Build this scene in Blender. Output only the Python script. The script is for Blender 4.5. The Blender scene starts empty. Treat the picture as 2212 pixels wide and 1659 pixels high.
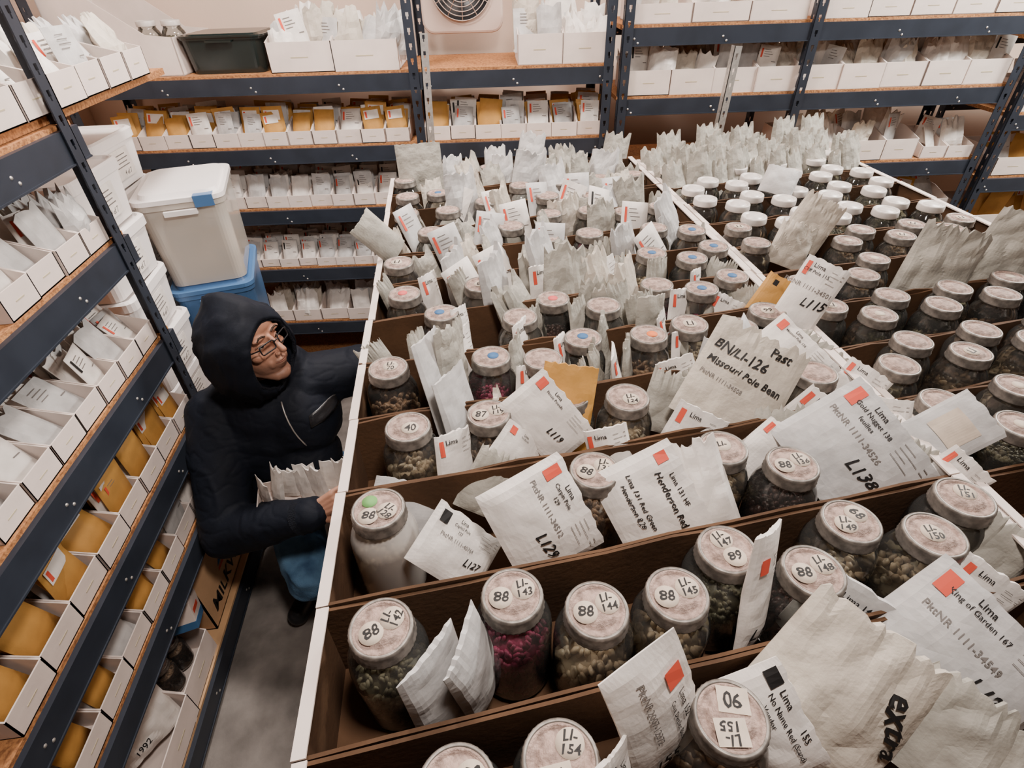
import bpy, math, random
from mathutils import Matrix, Vector, noise, Euler
from mathutils.bvhtree import BVHTree
random.seed(7)
C=bpy.context.scene.collection
R=random.random
def U(a,b): return a+(b-a)*random.random()
def T(x,y,z): return Matrix.Translation((x,y,z))
def RX(d): return Matrix.Rotation(math.radians(d),4,'X')
def RY(d): return Matrix.Rotation(math.radians(d),4,'Y')
def RZ(d): return Matrix.Rotation(math.radians(d),4,'Z')
def SC(x,y,z): return Matrix.Diagonal((x,y,z,1))
# ------------------------------------------------------------ materials
def mat(name,col,rough=.6,metal=0,var=.0,vscale=20,bump=0,bscale=60,col2=None,spec=.3,detail=4):
    m=bpy.data.materials.new(name); m.use_nodes=True
    nt=m.node_tree; b=nt.nodes['Principled BSDF']
    b.inputs['Roughness'].default_value=rough; b.inputs['Metallic'].default_value=metal
    b.inputs['Specular IOR Level'].default_value=spec
    b.inputs['Base Color'].default_value=(*col,1)
    tc=nt.nodes.new('ShaderNodeTexCoord')
    if var>0 or col2:
        n=nt.nodes.new('ShaderNodeTexNoise'); n.inputs['Scale'].default_value=vscale; n.inputs['Detail'].default_value=detail
        cr=nt.nodes.new('ShaderNodeValToRGB')
        c2=col2 or tuple(c*(1-var) for c in col)
        cr.color_ramp.elements[0].color=(*c2,1); cr.color_ramp.elements[0].position=.36
        cr.color_ramp.elements[1].color=(*col,1); cr.color_ramp.elements[1].position=.62
        nt.links.new(tc.outputs['Object'],n.inputs['Vector']); nt.links.new(n.outputs['Fac'],cr.inputs[0]); nt.links.new(cr.outputs[0],b.inputs['Base Color'])
    if bump>0:
        n2=nt.nodes.new('ShaderNodeTexNoise'); n2.inputs['Scale'].default_value=bscale; n2.inputs['Detail'].default_value=5
        bp=nt.nodes.new('ShaderNodeBump'); bp.inputs['Strength'].default_value=bump; bp.inputs['Distance'].default_value=.01
        nt.links.new(tc.outputs['Object'],n2.inputs['Vector']); nt.links.new(n2.outputs['Fac'],bp.inputs['Height']); nt.links.new(bp.outputs[0],b.inputs['Normal'])
    return m
def glassmat(name,tint=(.80,.81,.78),ior=1.45,haze=.05,hazecol=(.45,.45,.43)):
    m=bpy.data.materials.new(name); m.use_nodes=True; nt=m.node_tree; nt.nodes.clear()
    o=nt.nodes.new('ShaderNodeOutputMaterial'); t=nt.nodes.new('ShaderNodeBsdfTransparent'); g=nt.nodes.new('ShaderNodeBsdfGlossy')
    d=nt.nodes.new('ShaderNodeBsdfDiffuse'); d.inputs[0].default_value=(*hazecol,1)
    t.inputs[0].default_value=(*tint,1); g.inputs['Roughness'].default_value=.06; g.inputs[0].default_value=(1,1,1,1)
    f=nt.nodes.new('ShaderNodeFresnel'); f.inputs[0].default_value=ior
    mx=nt.nodes.new('ShaderNodeMixShader'); mh=nt.nodes.new('ShaderNodeMixShader'); mh.inputs[0].default_value=haze
    nt.links.new(t.outputs[0],mh.inputs[1]); nt.links.new(d.outputs[0],mh.inputs[2])
    nt.links.new(f.outputs[0],mx.inputs[0]); nt.links.new(mh.outputs[0],mx.inputs[1]); nt.links.new(g.outputs[0],mx.inputs[2]); nt.links.new(mx.outputs[0],o.inputs[0])
    return m
PAPER=mat('white_packet_paper',(.80,.75,.70),.55,var=.16,vscale=25,bump=.25,bscale=30)
PAPER2=mat('cool_packet_paper',(.55,.54,.53),.55,var=.20,vscale=30,bump=.25,bscale=30)
BAG=mat('crumpled_grey_white_paper',(.40,.38,.33),.7,var=.26,vscale=18,bump=.8,bscale=22)
BAG2=mat('crumpled_cream_paper',(.58,.52,.44),.7,var=.20,vscale=18,bump=.7,bscale=24)
MANILA=mat('manila_paper',(.56,.29,.07),.6,var=.2,vscale=20,bump=.15)
INK=mat('black_ink',(.012,.011,.011),.6)
GREY=mat('grey_printing',(.17,.155,.145),.7)
RED=mat('red_print',(.66,.08,.045),.6)
BLUE=mat('blue_sticker_paper',(.045,.13,.28),.6)
GREEN=mat('green_sticker_paper',(.14,.34,.10),.6)
ORANGE=mat('orange_sticker_paper',(.75,.18,.05),.6)
PINKR=mat('pink_red_sticker_paper',(.62,.10,.10),.6)
STICK=mat('round_sticker_paper',(.62,.52,.42),.7,var=.14,vscale=60)
LIDM=mat('dusty_lid_metal',(.45,.32,.27),.7,.0,var=.48,vscale=110,bump=.4,bscale=300,detail=8)
LIDW=mat('white_lid_metal',(.70,.65,.61),.4,.1,var=.1,vscale=60)
BAND=mat('dull_zinc_band',(.27,.245,.22),.48,.7,var=.45,vscale=90)
GLASS=glassmat('clear_jar_glass')
FROST=glassmat('dusty_white_glass',(.75,.75,.73),1.45,.55,(.60,.56,.52))
WHITEC=mat('white_coated_cardboard',(.78,.67,.61),.6,var=.12,vscale=8,bump=.06,bscale=40)
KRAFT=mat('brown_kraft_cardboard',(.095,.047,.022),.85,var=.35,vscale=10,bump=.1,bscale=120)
KRAFTL=mat('light_brown_cardboard',(.66,.40,.22),.8,var=.15,vscale=10,bump=.1,bscale=120)
STEEL=mat('slate_blue_painted_steel',(.030,.037,.052),.42,.2,var=.2,vscale=12)
ZINC=mat('galvanised_steel',(.6,.58,.55),.4,.7,var=.2,vscale=80)
OSB=mat('orange_particle_board',(.46,.21,.08),.75,col2=(.24,.10,.04),vscale=140,bump=.3,bscale=160)
PLY=mat('pale_pine_wood',(.62,.38,.20),.6,var=.25,vscale=9)
PLASW=mat('white_plastic',(.86,.82,.80),.35,var=.05,vscale=5)
FANP=mat('dull_beige_pink_plastic',(.55,.43,.37),.45,var=.06,vscale=5)
TUBC=glassmat('milky_translucent_plastic',(.92,.88,.82),1.35,.55,(.84,.78,.70))
TUBB=mat('blue_plastic',(.07,.16,.33),.35)
TUBG=mat('dark_green_plastic',(.010,.016,.015),.2,spec=.6)
BLACKP=mat('black_plastic',(.015,.015,.017),.35)
NAVY=mat('navy_nylon_shell',(.0055,.008,.015),.72,var=.25,vscale=8,bump=.12,bscale=60,spec=.22)
NAVYK=mat('navy_knit_lining',(.005,.007,.013),.9,bump=.8,bscale=250)
JEAN=mat('faded_blue_denim',(.12,.24,.38),.85,col2=(.03,.07,.14),vscale=9,bump=.35,bscale=300)
HAIR=mat('dark_brown_hair',(.045,.025,.015),.7,bump=.8,bscale=200)
LIPM=mat('lips',(.30,.12,.09),.5)
EYEW=mat('eye_white',(.60,.55,.51),.25)
IRIS=mat('dark_iris',(.03,.02,.015),.15)
SKIN=mat('skin',(.52,.26,.17),.5,var=.2,vscale=18,bump=.08,bscale=150,spec=.35)
nt=SKIN.node_tree; pb=nt.nodes['Principled BSDF']; at=nt.nodes.new('ShaderNodeAttribute'); at.attribute_name='stubble'
mx=nt.nodes.new('ShaderNodeMix'); mx.data_type='RGBA'; mx.inputs[7].default_value=(.10,.06,.045,1)
src=pb.inputs['Base Color'].links[0].from_socket; nt.links.new(src,mx.inputs[6]); nt.links.new(at.outputs['Fac'],mx.inputs[0]); nt.links.new(mx.outputs[2],pb.inputs['Base Color'])
BEANS={'white':mat('cream_beans',(.50,.40,.28),.45,col2=(.30,.22,.14),vscale=45),
 'tan':mat('tan_beans',(.28,.17,.10),.45,col2=(.12,.065,.035),vscale=55),
 'pink':mat('magenta_treated_seeds',(.34,.028,.10),.5,col2=(.15,.012,.045),vscale=45),
 'dark':mat('dark_red_beans',(.065,.024,.02),.4,col2=(.03,.014,.013),vscale=45),
 'olive':mat('olive_seeds',(.19,.165,.105),.5,col2=(.085,.075,.045),vscale=45)}
# ------------------------------------------------------------ mesh builder
class MB:
    def __init__(s): s.v=[];s.f=[];s.m=[];s.s=[]
    def add(s,vs,fs,mi=0,M=None,smooth=False):
        o=len(s.v)
        for p in vs:
            p=Vector(p)
            if M is not None: p=M@p
            s.v.append(p[:])
        for f in fs: s.f.append([o+i for i in f]); s.m.append(mi); s.s.append(smooth)
    def box(s,x0,x1,y0,y1,z0,z1,mi=0,M=None):
        s.add([(x0,y0,z0),(x1,y0,z0),(x1,y1,z0),(x0,y1,z0),(x0,y0,z1),(x1,y0,z1),(x1,y1,z1),(x0,y1,z1)],
              [(0,3,2,1),(4,5,6,7),(0,1,5,4),(1,2,6,5),(2,3,7,6),(3,0,4,7)],mi,M)
    def lathe(s,prof,n=24,mi=0,M=None,smooth=True,rad=None,caps=True):
        vs=[];k=len(prof)
        for i in range(n):
            a=2*math.pi*i/n
            for (r,z) in prof:
                rr=r*(rad(i,z) if rad else 1); vs.append((rr*math.cos(a),rr*math.sin(a),z))
        fs=[]
        for i in range(n):
            j=(i+1)%n
            for q in range(k-1): fs.append((i*k+q,j*k+q,j*k+q+1,i*k+q+1))
        s.add(vs,fs,mi,M,smooth)
        if caps:
            for q in (0,k-1):
                if prof[q][0]>1e-5: s.add([vs[i*k+q] for i in range(n)],[tuple(range(n)) if q else tuple(reversed(range(n)))],mi,M)
    def tube(s,pts,r,n=8,mi=0,M=None,closed=False):
        pts=[Vector(p) for p in pts]; vs=[];fs=[];N=len(pts)
        for i,p in enumerate(pts):
            a=pts[(i-1)%N] if (closed or i>0) else p; b=pts[(i+1)%N] if (closed or i<N-1) else p
            d=(b-a).normalized(); up=Vector((0,0,1)) if abs(d.z)<.9 else Vector((1,0,0))
            x=d.cross(up).normalized(); y=d.cross(x)
            rr=r[i] if isinstance(r,(list,tuple)) else r
            for k in range(n):
                t=2*math.pi*k/n; vs.append(p+x*rr*math.cos(t)+y*rr*math.sin(t))
        for i in range(N if closed else N-1):
            j=(i+1)%N
            for k in range(n): fs.append((i*n+k,i*n+(k+1)%n,j*n+(k+1)%n,j*n+k))
        if not closed: fs+= [tuple(range(n)),tuple(range((N-1)*n,N*n))]
        s.add(vs,fs,mi,M,True)
    def mesh(s,name,mats):
        me=bpy.data.meshes.new(name); me.from_pydata(s.v,[],s.f)
        for m in mats: me.materials.append(m)
        me.polygons.foreach_set('material_index',s.m); me.polygons.foreach_set('use_smooth',s.s); me.update()
        return me
def ob(name,data,M=None,parent=None,label=None,cat=None,group=None,kind=None):
    o=bpy.data.objects.new(name,data); C.objects.link(o)
    if parent: o.parent=parent
    if M is not None: o.matrix_local=M
    if label: o['label']=label
    if cat: o['category']=cat
    if group: o['group']=group
    if kind: o['kind']=kind
    if data is None: o.empty_display_size=.05
    return o
def bev(o,w=.003,seg=2):
    m=o.modifiers.new('bevel','BEVEL'); m.width=w; m.segments=seg; m.limit_method='ANGLE'; return o
_tc={}
def text(s,size=.02,shear=0.0,hand=False):
    k=(s,shear,hand)
    if k not in _tc:
        c=bpy.data.curves.new('t','FONT'); c.body=s; c.size=1; c.shear=shear; c.resolution_u=2; c.align_x='CENTER'; c.align_y='CENTER'; c.offset=.018 if hand else .010
        o=bpy.data.objects.new('t',c); me=bpy.data.meshes.new_from_object(o)
        vs=[v.co.copy() for v in me.vertices]
        if hand:
            sd=len(s)*1.7+ord(s[-1])*.3
            vs=[Vector((v.x+.10*noise.noise(Vector((v.x*2.2,v.y*2.2,sd))),v.y*(1+.25*noise.noise(Vector((v.x*1.1,sd,0))))+.13*noise.noise(Vector((v.x*1.6+7,v.y*1.8,sd))),0)) for v in vs]
        _tc[k]=(vs,[tuple(p.vertices) for p in me.polygons])
        bpy.data.objects.remove(o); bpy.data.meshes.remove(me)
    v,f=_tc[k]
    return [(p.x*size,p.y*size) for p in v],f
# ------------------------------------------------------------ room
def plane(name,vs,m):
    b=MB(); b.add(vs,[(0,1,2,3)]); o=ob(name,b.mesh(name,[m]),kind='structure'); return o
CONC=mat('stained_concrete',(.30,.27,.245),.75,col2=(.075,.065,.058),vscale=3.5,bump=.5,bscale=25,detail=9)
WALLM=mat('cream_wall_paint',(.74,.57,.46),.8,var=.06,vscale=3,bump=.05,bscale=60)
CEILM=mat('dim_grey_ceiling_board',(.10,.088,.08),.9,var=.1,vscale=3)
X0,X1,Y0,Y1,ZT=-1.66,4.2,-1.6,3.08,2.75
plane('floor',[(X0,Y0,0),(X1,Y0,0),(X1,Y1,0),(X0,Y1,0)],CONC)
plane('ceiling',[(X0,Y0,ZT),(X0,Y1,ZT),(X1,Y1,ZT),(X1,Y0,ZT)],CEILM)
plane('wall_back',[(X0,Y1,0),(X1,Y1,0),(X1,Y1,ZT),(X0,Y1,ZT)],WALLM)
plane('wall_left',[(X0,Y0,0),(X0,Y1,0),(X0,Y1,ZT),(X0,Y0,ZT)],WALLM)
plane('wall_right',[(X1,Y1,0),(X1,Y0,0),(X1,Y0,ZT),(X1,Y1,ZT)],WALLM)
plane('wall_front',[(X1,Y0,0),(X0,Y0,0),(X0,Y0,ZT),(X1,Y0,ZT)],CEILM)
# ------------------------------------------------------------ shelving
_pm={}
def post_mesh(h,m=STEEL,w=.038,key='p'):
    k=(round(h,2),key)
    if k in _pm: return _pm[k]
    b=MB(); t=.003
    def flange(axis):
        def q(a0,a1,z0,z1):
            if axis==0: b.box(a0,a1,0,t,z0,z1)
            else: b.box(0,t,a0,a1,z0,z1)
        a,c=w*.36,w*.66
        q(0,a,0,h); q(c,w,0,h)
        p=.05;z=0
        while z<h:
            z2=min(z+p-.022,h); q(a,c,z,z2)
            if z+p<h:
                q(a,a+.0028,z2,z2+.009); q(c-.0028,c,z2,z2+.009)
            z+=p
    flange(0); flange(1)
    _pm[k]=b.mesh('slotted_post',[m]); return _pm[k]
def shelving(M,x0,x1,posts,levels,depth,h,label,beamh=.06):
    root=ob('shelving_unit',None,M@T(x0,0,0),label=label,cat='shelving unit')
    W=x1-x0
    for px in posts:
        flip = px>x1-.05
        m=T(px-x0,-.022,0)@(SC(-1,1,1) if flip else Matrix.Identity(4))
        ob('slotted_post',post_mesh(h),m,root)
        ob('slotted_post',post_mesh(h),T(px-x0,depth+.01,0)@SC(-1 if flip else 1,-1,1),root)
    for L in levels:
        b=MB(); b.box(.002,W-.002,-.003,depth,L-.016,L); ob('shelf_board',b.mesh('board',[PLY if L==.10 else OSB]),None,root,label='pale pine deck' if L==.10 else 'orange-brown particle board deck')
        for yy,sg in ((-.016,-1),(depth-.004,1)):
            b=MB(); b.box(.002,W-.002,yy,yy+.014,L-.016-beamh,L-.010)
            b.box(.002,W-.002,yy-(.003 if sg<0 else -.003),yy+.014,L-.016-beamh,L-.012-beamh)
            for k in range(int(W/.35)+1):
                for dx in (.05,.065):
                    b.lathe([(0.0001,.002),(.003,.0015),(.0042,0)],8,1,T(min(W-.03,k*.35+dx),yy,L-.045 if dx<.06 else L-.06)@RX(90),caps=False)
            ob('beam',b.mesh('beam',[STEEL,ZINC]),None,root)
    return root
ML=T(-.86,0,0)@RZ(90)
shelving(ML,-.25,1.49,[-.25,1.45],[1.53,1.265,.975,.705,.47,.10],.58,2.0,'slate-blue steel shelving unit with particle board shelves beside the aisle',.065)
BF=T(0,2.52,0)@RZ(-4.6)
shelving(BF,-1.50,.705,[-1.50,-.115,.70],[1.46,1.19,.925,.635,.33,.06],.40,2.25,'dark steel shelving unit against the back wall',.055)
shelving(BF,.725,2.40,[.73,1.47,2.395],[1.585,1.335,1.04,.80,.45,.06],.40,2.25,'dark steel shelving unit behind the long table',.055)
shelving(BF,2.44,3.9,[2.44,3.89],[1.5,1.22,.95,.68,.4,.06],.40,2.25,'dark steel shelving unit in the bright far corner',.055)
b=MB(); b.box(0,.60,0,1.06,0,.018)
ob('loose_shelf_board',b.mesh('board',[OSB]),T(-1.475,1.07,1.5305+.001),label='particle board laid on the top shelf into the corner',cat='shelf board')
# ------------------------------------------------------------ packets
def packet_mesh(w,h,t,seed=0,nx=8,nz=10,crumple=0.0,jag=0.0,bend=0.0,mats=None,marks=(),taper=0.0,fold=0):
    rnd=random.Random(seed); off=Vector((seed*3.7,seed*1.3,0))
    def thick(u,v): return t*.5*(max(0,1-u*u)**.5)*(max(0,math.sin(math.pi*min(1,max(0,(v*.93+.02)))))**.6)*(1.25-.6*v)
    def nz_(x,z):
        q=Vector((x*17,z*17,0))+off
        n=noise.noise(q)+.6*noise.noise(q*2.3)
        r=abs(noise.noise(q*1.4+Vector((5,5,5))))
        return crumple*(n*.8-r*1.6)
    def ctr(x,z): return bend*((2*x/w)**2)*w*.5+ crumple*1.5*noise.noise(Vector((x*6,z*6,9))+off)
    def front(x,z):
        u=max(-1,min(1,2*x/w)); v=z/h
        e=min(1,(1-abs(u))*6)
        return ctr(x,z)-thick(u,v)+nz_(x,z)*e-.0006
    def back(x,z):
        u=max(-1,min(1,2*x/w)); v=z/h; e=min(1,(1-abs(u))*6)
        return ctr(x,z)+thick(u,v)*.8+nz_(x+3,z)*e+.0006
    b=MB(); vf=[];vb=[]
    tops=[rnd.uniform(-jag,jag) for _ in range(nx+1)]
    for j in range(nz+1):
        for i in range(nx+1):
            u=-1+2*i/nx; v=j/nz; x=u*w/2; z=v*h
            zz=z+(tops[i]*(v**3)); xx=x*(1-taper*v)*(1+ (crumple*3)*noise.noise(Vector((z*14,u,seed))))
            vf.append((xx,front(x,z),zz)); vb.append((xx,back(x,z),zz))
    fs=[];n1=nx+1;N=len(vf)
    for j in range(nz):
        for i in range(nx):
            a=j*n1+i; fs.append((a,a+1,a+n1+1,a+n1)); fs.append((N+a+1,N+a,N+a+n1,N+a+n1+1))
    for j in range(nz):
        a=j*n1; fs.append((N+a,a,a+n1,N+a+n1)); a=j*n1+nx; fs.append((a,N+a,N+a+n1,a+n1))
    for i in range(nx):
        a=i; fs.append((N+a,N+a+1,a+1,a)); a=nz*n1+i; fs.append((a,a+1,N+a+1,N+a))
    b.add(vf+vb,fs,0,None,crumple<.001)
    o=.0014+crumple*.25
    for mk in marks:
        if mk[0]=='r':
            _,x0,z0,x1,z1,mi=mk; k=max(1,int(abs(x1-x0)/(w/nx)*1.5))
            vs=[]
            for q in range(k+1):
                x=x0+(x1-x0)*q/k; vs+= [(x,front(x,z0)-o,z0),(x,front(x,z1)-o,z1)]
            b.add(vs,[(2*q,2*q+2,2*q+3,2*q+1) for q in range(k)],mi)
        else:
            _,s,size,cx,cz,rot,mi,sh=mk
            v2,f2=text(s,size,sh,sh>.1); c,sn=math.cos(math.radians(rot)),math.sin(math.radians(rot))
            vs=[]
            for (x,y) in v2:
                X=cx+c*x-sn*y; Z=cz+sn*x+c*y; vs.append((X,front(X,Z)-o,Z))
            b.add(vs,f2,mi)
    return b.mesh('seed_packet',mats or [PAPER,INK,GREY,RED])
def small_marks(w,h,red=True,black=False):
    m=[]
    if red: m.append(('r',-w*.40,h*.62,-w*.31,h*.90,3))
    if black: m.append(('r',-w*.40,h*.62,-w*.31,h*.90,1))
    for k in range(4): m.append(('r',-w*.24,h*(.86-.07*k),w*(.05+.2*((k*7)%3)/3),h*(.875-.07*k),2))
    m.append(('r',w*.2,h*.5,w*.4,h*.52,2))
    return m
SM=[]
for i in range(6):
    w,h=.078,.115+.006*(i%3)
    SM.append(packet_mesh(w,h,.010,seed=i,nx=4,nz=5,crumple=.0 if i<4 else .0015,bend=.05*(i%2),mats=[[PAPER,PAPER2][i%2],INK,GREY,RED],marks=small_marks(w,h,i in(0,1,3,4),i==2)))
PL=[packet_mesh(.078,.12,.016,seed=20+i,nx=6,nz=6,crumple=.004,jag=.009,mats=[[PAPER,PAPER2][i%2],INK,GREY,RED]) for i in range(3)]
MN=[packet_mesh(.08,.12,.007,seed=30+i,nx=3,nz=4,mats=[MANILA,INK,GREY,RED,PAPER],marks=[('r',-.03,.075,.028,.108,4),('r',-.026,.08,-.018,.104,3)] if i else ()) for i in range(3)]
BG=[packet_mesh(.11+.012*(i%3),.185+.018*(i%4),.05,seed=40+i,nx=12,nz=14,crumple=.005+.001*(i%3),jag=.014,bend=.1,taper=.05+.12*(i%3),mats=[[BAG,BAG2,BAG,PAPER2][i%4],INK,GREY,RED]) for i in range(9)]
SBG=[packet_mesh(.105,.12,.05,seed=60+i,nx=9,nz=9,crumple=.008,jag=.016,taper=.1,mats=[[BAG2,PAPER,PAPER2][i%3],INK,GREY,RED]) for i in range(5)]
def add_mesh_to(b,me,M,slots):
    o=len(b.v)
    for v in me.vertices: b.v.append((M@v.co)[:])
    for p in me.polygons:
        b.f.append([o+i for i in p.vertices]); b.m.append(slots.index(me.materials[p.material_index])); b.s.append(False)
SLOTS=[PAPER,PAPER2,INK,GREY,RED,MANILA,BAG,BAG2]
REST=MB(); npk=[0]
LAB={'white':'white seed packet with printed label standing in a tray','manila':'manila coin envelope of seeds standing in a cardboard tray','plain':'crumpled plain white seed packet in a cardboard tray','bag':'crumpled small paper seed bag in an open white box'}
def put_packet(style,M,group,indiv=True):
    me=random.choice({'white':SM,'manila':MN,'plain':PL,'bag':SBG}[style])
    if indiv and npk[0]<295:
        npk[0]+=1
        ob({'white':'seed_packet','manila':'seed_envelope','plain':'seed_packet','bag':'paper_bag'}[style],me,M,label=LAB[style],cat='paper bag' if style=='bag' else 'seed packet',group=group)
    else: add_mesh_to(REST,me,M,SLOTS)
_tm={}
mat_lab=mat('faint_pencil',(.48,.42,.28),.8)
def tray_mesh(w,d,hf,hb,lab=0):
    k=(round(w,3),round(d,3),round(hf,3),round(hb,3),lab)
    if k in _tm: return _tm[k]
    b=MB(); t=.003
    b.box(0,w,0,d,0,t); b.box(0,w,0,t,0,hf); b.box(0,w,d-t,d,0,hb)
    for x0,x1 in ((0,t),(w-t,w)):
        ds=min(d*.5,.12)
        pr=[(0,0),(d,0),(d,hb),(ds,hb),(0,hf)]
        vs=[(x0,y,z) for y,z in pr]+[(x1,y,z) for y,z in pr]
        b.add(vs,[(0,1,2,3,4),(9,8,7,6,5)]+[(i,i+5,(i+1)%5+5,(i+1)%5) for i in range(5)])
    if lab: b.box(w*.35,w*.62,-.0006,0,hf*.48,hf*.515,1)
    _tm[k]=b.mesh('cardboard_tray',[WHITEC,mat_lab]); return _tm[k]
def fill(M,x0,x1,level,w,d,hf,hb,styles,n,group,indiv=99,tlabel='low white cardboard tray of seed packets on a shelf',scale=1,lean=(10,35),y0=.0,gap=.03,mixp=.7,wob=9):
    x=x0;i=0
    while x+w<=x1+.001:
        ob('cardboard_tray',tray_mesh(w-.0015,d,hf,hb,1),M@T(x,y0+U(-.004,.004),level+.0005),label=tlabel,cat='cardboard tray',group=group+' trays')
        st=random.choice(styles); ln=U(*lean)
        for k in range(n):
            s2=st if R()<mixp else random.choice(styles)
            sc=scale*U(.85,1.08)*min(1.15,(w-.012)/.085 if scale==1 else 1)
            if R()<.08 and k: continue
            put_packet(s2,M@T(x+w/2+U(-.007,.007),y0+.024+gap*k+U(-.004,.004),level+.006+U(0,.008))@RZ(U(-wob,wob))@RX(-ln-U(-8,8))@RY(U(-6,6))@SC(sc,sc,sc),group,k<indiv)
        x+=w;i+=1
W,MNS,P_,B_='white','manila','plain','bag'
fill(ML,1.02,1.43,1.265,.102,.30,.058,.10,[P_,W,B_],5,'packets on the upper aisle shelf',gap=.028,wob=16)
fill(ML,.72,1.43,.975,.101,.30,.056,.095,[W,W,P_],11,'packets on the middle aisle shelf',5,gap=.020,wob=14,lean=(18,42))
fill(ML,.50,1.43,.705,.116,.30,.060,.10,[MNS,MNS,W],17,'envelopes on the lower aisle shelf',5,gap=.011,mixp=.45,lean=(2,28),wob=9)
fill(ML,.50,1.32,.47,.116,.30,.058,.10,[MNS,W,P_],14,'envelopes on the second lowest aisle shelf',3,gap=.013,mixp=.4,lean=(2,30),wob=12)
fill(ML,1.10,2.12,1.552,.128,.22,.070,.10,[P_,W,B_],6,'packets on the corner board',4,scale=1.0,gap=.026,wob=20)
B1=BF
fill(B1,-1.38,-.14,1.19,.103,.28,.055,.09,[MNS,W,W,MNS,W],11,'packets on the back wall shelves',2,gap=.018,mixp=.45)
fill(B1,-.08,.68,1.19,.108,.28,.055,.09,[W,W,MNS],10,'packets on the back wall shelves',1,scale=1.1,gap=.02,mixp=.45)
fill(B1,-1.12,-.14,.925,.098,.28,.052,.09,[W,W,P_],12,'packets on the back wall shelves',2,gap=.018)
fill(B1,-1.12,-.14,.635,.09,.28,.04,.07,[W],13,'packets on the back wall shelves',1,gap=.017)
fill(B1,-1.0,-.14,.33,.14,.28,.062,.09,[P_,B_],5,'packets on the back wall shelves',1,scale=1.0,wob=25)
fill(B1,-.08,.68,.925,.108,.28,.062,.09,[W],3,'packets on the back wall shelves',0)
def openbox(M,x0,x1,level,n,hf=.105,d=.26,scale=1.0,div=2,group='bags in white boxes on the back shelves',styles=[B_,P_,B_,W],indiv=1):
    w=(x1-x0)/div
    fill(M,x0,x1,level,w,d,hf,hf+.03,styles,0,group,tlabel='white open-top cardboard box filled with seed bags')
    for k in range(div):
        for q in range(n):
            for c in range(max(1,int(w/.085))):
                s=scale*U(.85,1.15)
                put_packet(random.choice(styles),M@T(x0+w*k+.05+c*.08+U(-.015,.015),.045+q*.055,level+.02+U(0,.03))@RZ(U(-30,30))@RX(-U(-5,30))@RY(U(-14,14))@SC(s,s,s*U(.95,1.15)),group,q<indiv and c==0)
openbox(BF,-.66,-.15,1.46,4,div=2,scale=1.15)
openbox(BF,.32,.68,1.46,4,div=2,scale=1.15)
openbox(BF,.77,2.36,1.335,4,div=9,hf=.092,scale=1.05)
openbox(BF,1.52,2.36,1.585,3,div=5,hf=.065,scale=.85)
openbox(BF,.77,1.45,1.585,2,div=3,hf=.065,indiv=0)
openbox(BF,1.50,2.10,1.04,3,div=4,hf=.085,scale=1.15)
openbox(BF,2.13,2.36,1.04,2,div=2,hf=.05,scale=.9)
openbox(BF,2.5,3.8,.95,2,div=7,hf=.08,styles=[MNS,W],indiv=0,scale=1)
openbox(BF,2.5,3.8,1.22,2,div=7,hf=.08,indiv=0)
openbox(BF,2.5,3.8,.68,2,div=7,hf=.08,styles=[MNS],indiv=0,scale=1)
openbox(BF,1.55,2.36,.80,3,div=6,hf=.05,styles=[MNS,W],indiv=0,scale=1)
ob('seed_packet',REST.mesh('rest',SLOTS),None,label='many seed packets and envelopes filed in shelf trays',cat='seed packets',kind='stuff',group='packets on the back wall shelves')
# ------------------------------------------------------------ table
def slopey(x,y0): return y0+.1*(x+.19)
b=MB(); b.box(-.195,1.66,-.3,2.33,-.028,0)
tb=ob('table',None,T(0,0,1.045),label='long wooden table carrying cartons beside the aisle',cat='table')
ob('table_top',b.mesh('table_top',[PLY]),None,tb)
for x,y in ((-.12,-.25),(-.12,2.28),(1.6,-.25),(1.6,2.28),(-.12,1.0),(1.6,1.0)):
    b=MB(); b.box(-.03,.03,-.03,.03,-1.045,-.028); ob('leg',b.mesh('leg',[STEEL]),T(x,y,0),tb)
TZ=1.046
YB=[.05,.22,.38,.56,.72,.88,1.045,1.205,1.365,1.53,1.69,1.85,2.02]
def carton(x0,x1,ya,yb,h,seed):
    b=MB(); t=.004; g=.001
    L=x1-x0
    def sl(x): return .1*x
    def slab(xa,xb,y0,y1,z0,z1,mi):
        vs=[]
        for z in (z0,z1): vs+=[(xa,y0+sl(xa),z),(xb,y0+sl(xb),z),(xb,y1+sl(xb),z),(xa,y1+sl(xa),z)]
        b.add(vs,[(0,3,2,1),(4,5,6,7),(0,1,5,4),(1,2,6,5),(2,3,7,6),(3,0,4,7)],mi)
    D=yb-ya-2*g
    slab(0,L,0,D,0,t,1)
    n=10
    for y0 in (0,D-t):
        rr=random.Random(seed+int(y0*1000)); prev=h+rr.uniform(-.006,.004)
        for i in range(n):
            nx_=h+rr.uniform(-.006,.004)
            xa,xb=L*i/n,L*(i+1)/n
            vs=[(xa,y0+sl(xa),t),(xb,y0+sl(xb),t),(xb,y0+t+sl(xb),t),(xa,y0+t+sl(xa),t),(xa,y0+sl(xa),prev),(xb,y0+sl(xb),nx_),(xb,y0+t+sl(xb),nx_),(xa,y0+t+sl(xa),prev)]
            b.add(vs,[(4,5,6,7),(0,1,5,4),(2,3,7,6),(1,2,6,5),(3,0,4,7)],1); prev=nx_
    for xa,xo in ((0,-1),(L-t,1)):
        slab(xa,xa+t,0,D,t,h,1)
        e=.0012
        slab(xa-e if xo<0 else xa+t,xa if xo<0 else xa+t+e,0,D,0,h+.001,0)
        slab(xa-e,xa+t+.009 if xo<0 else xa+t+e,0,D,h,h+.003,0) if xo<0 else slab(xa-.012,xa+t+e,0,D,h,h+.003,0)
    return b.mesh('carton',[WHITEC,KRAFT])
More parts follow.
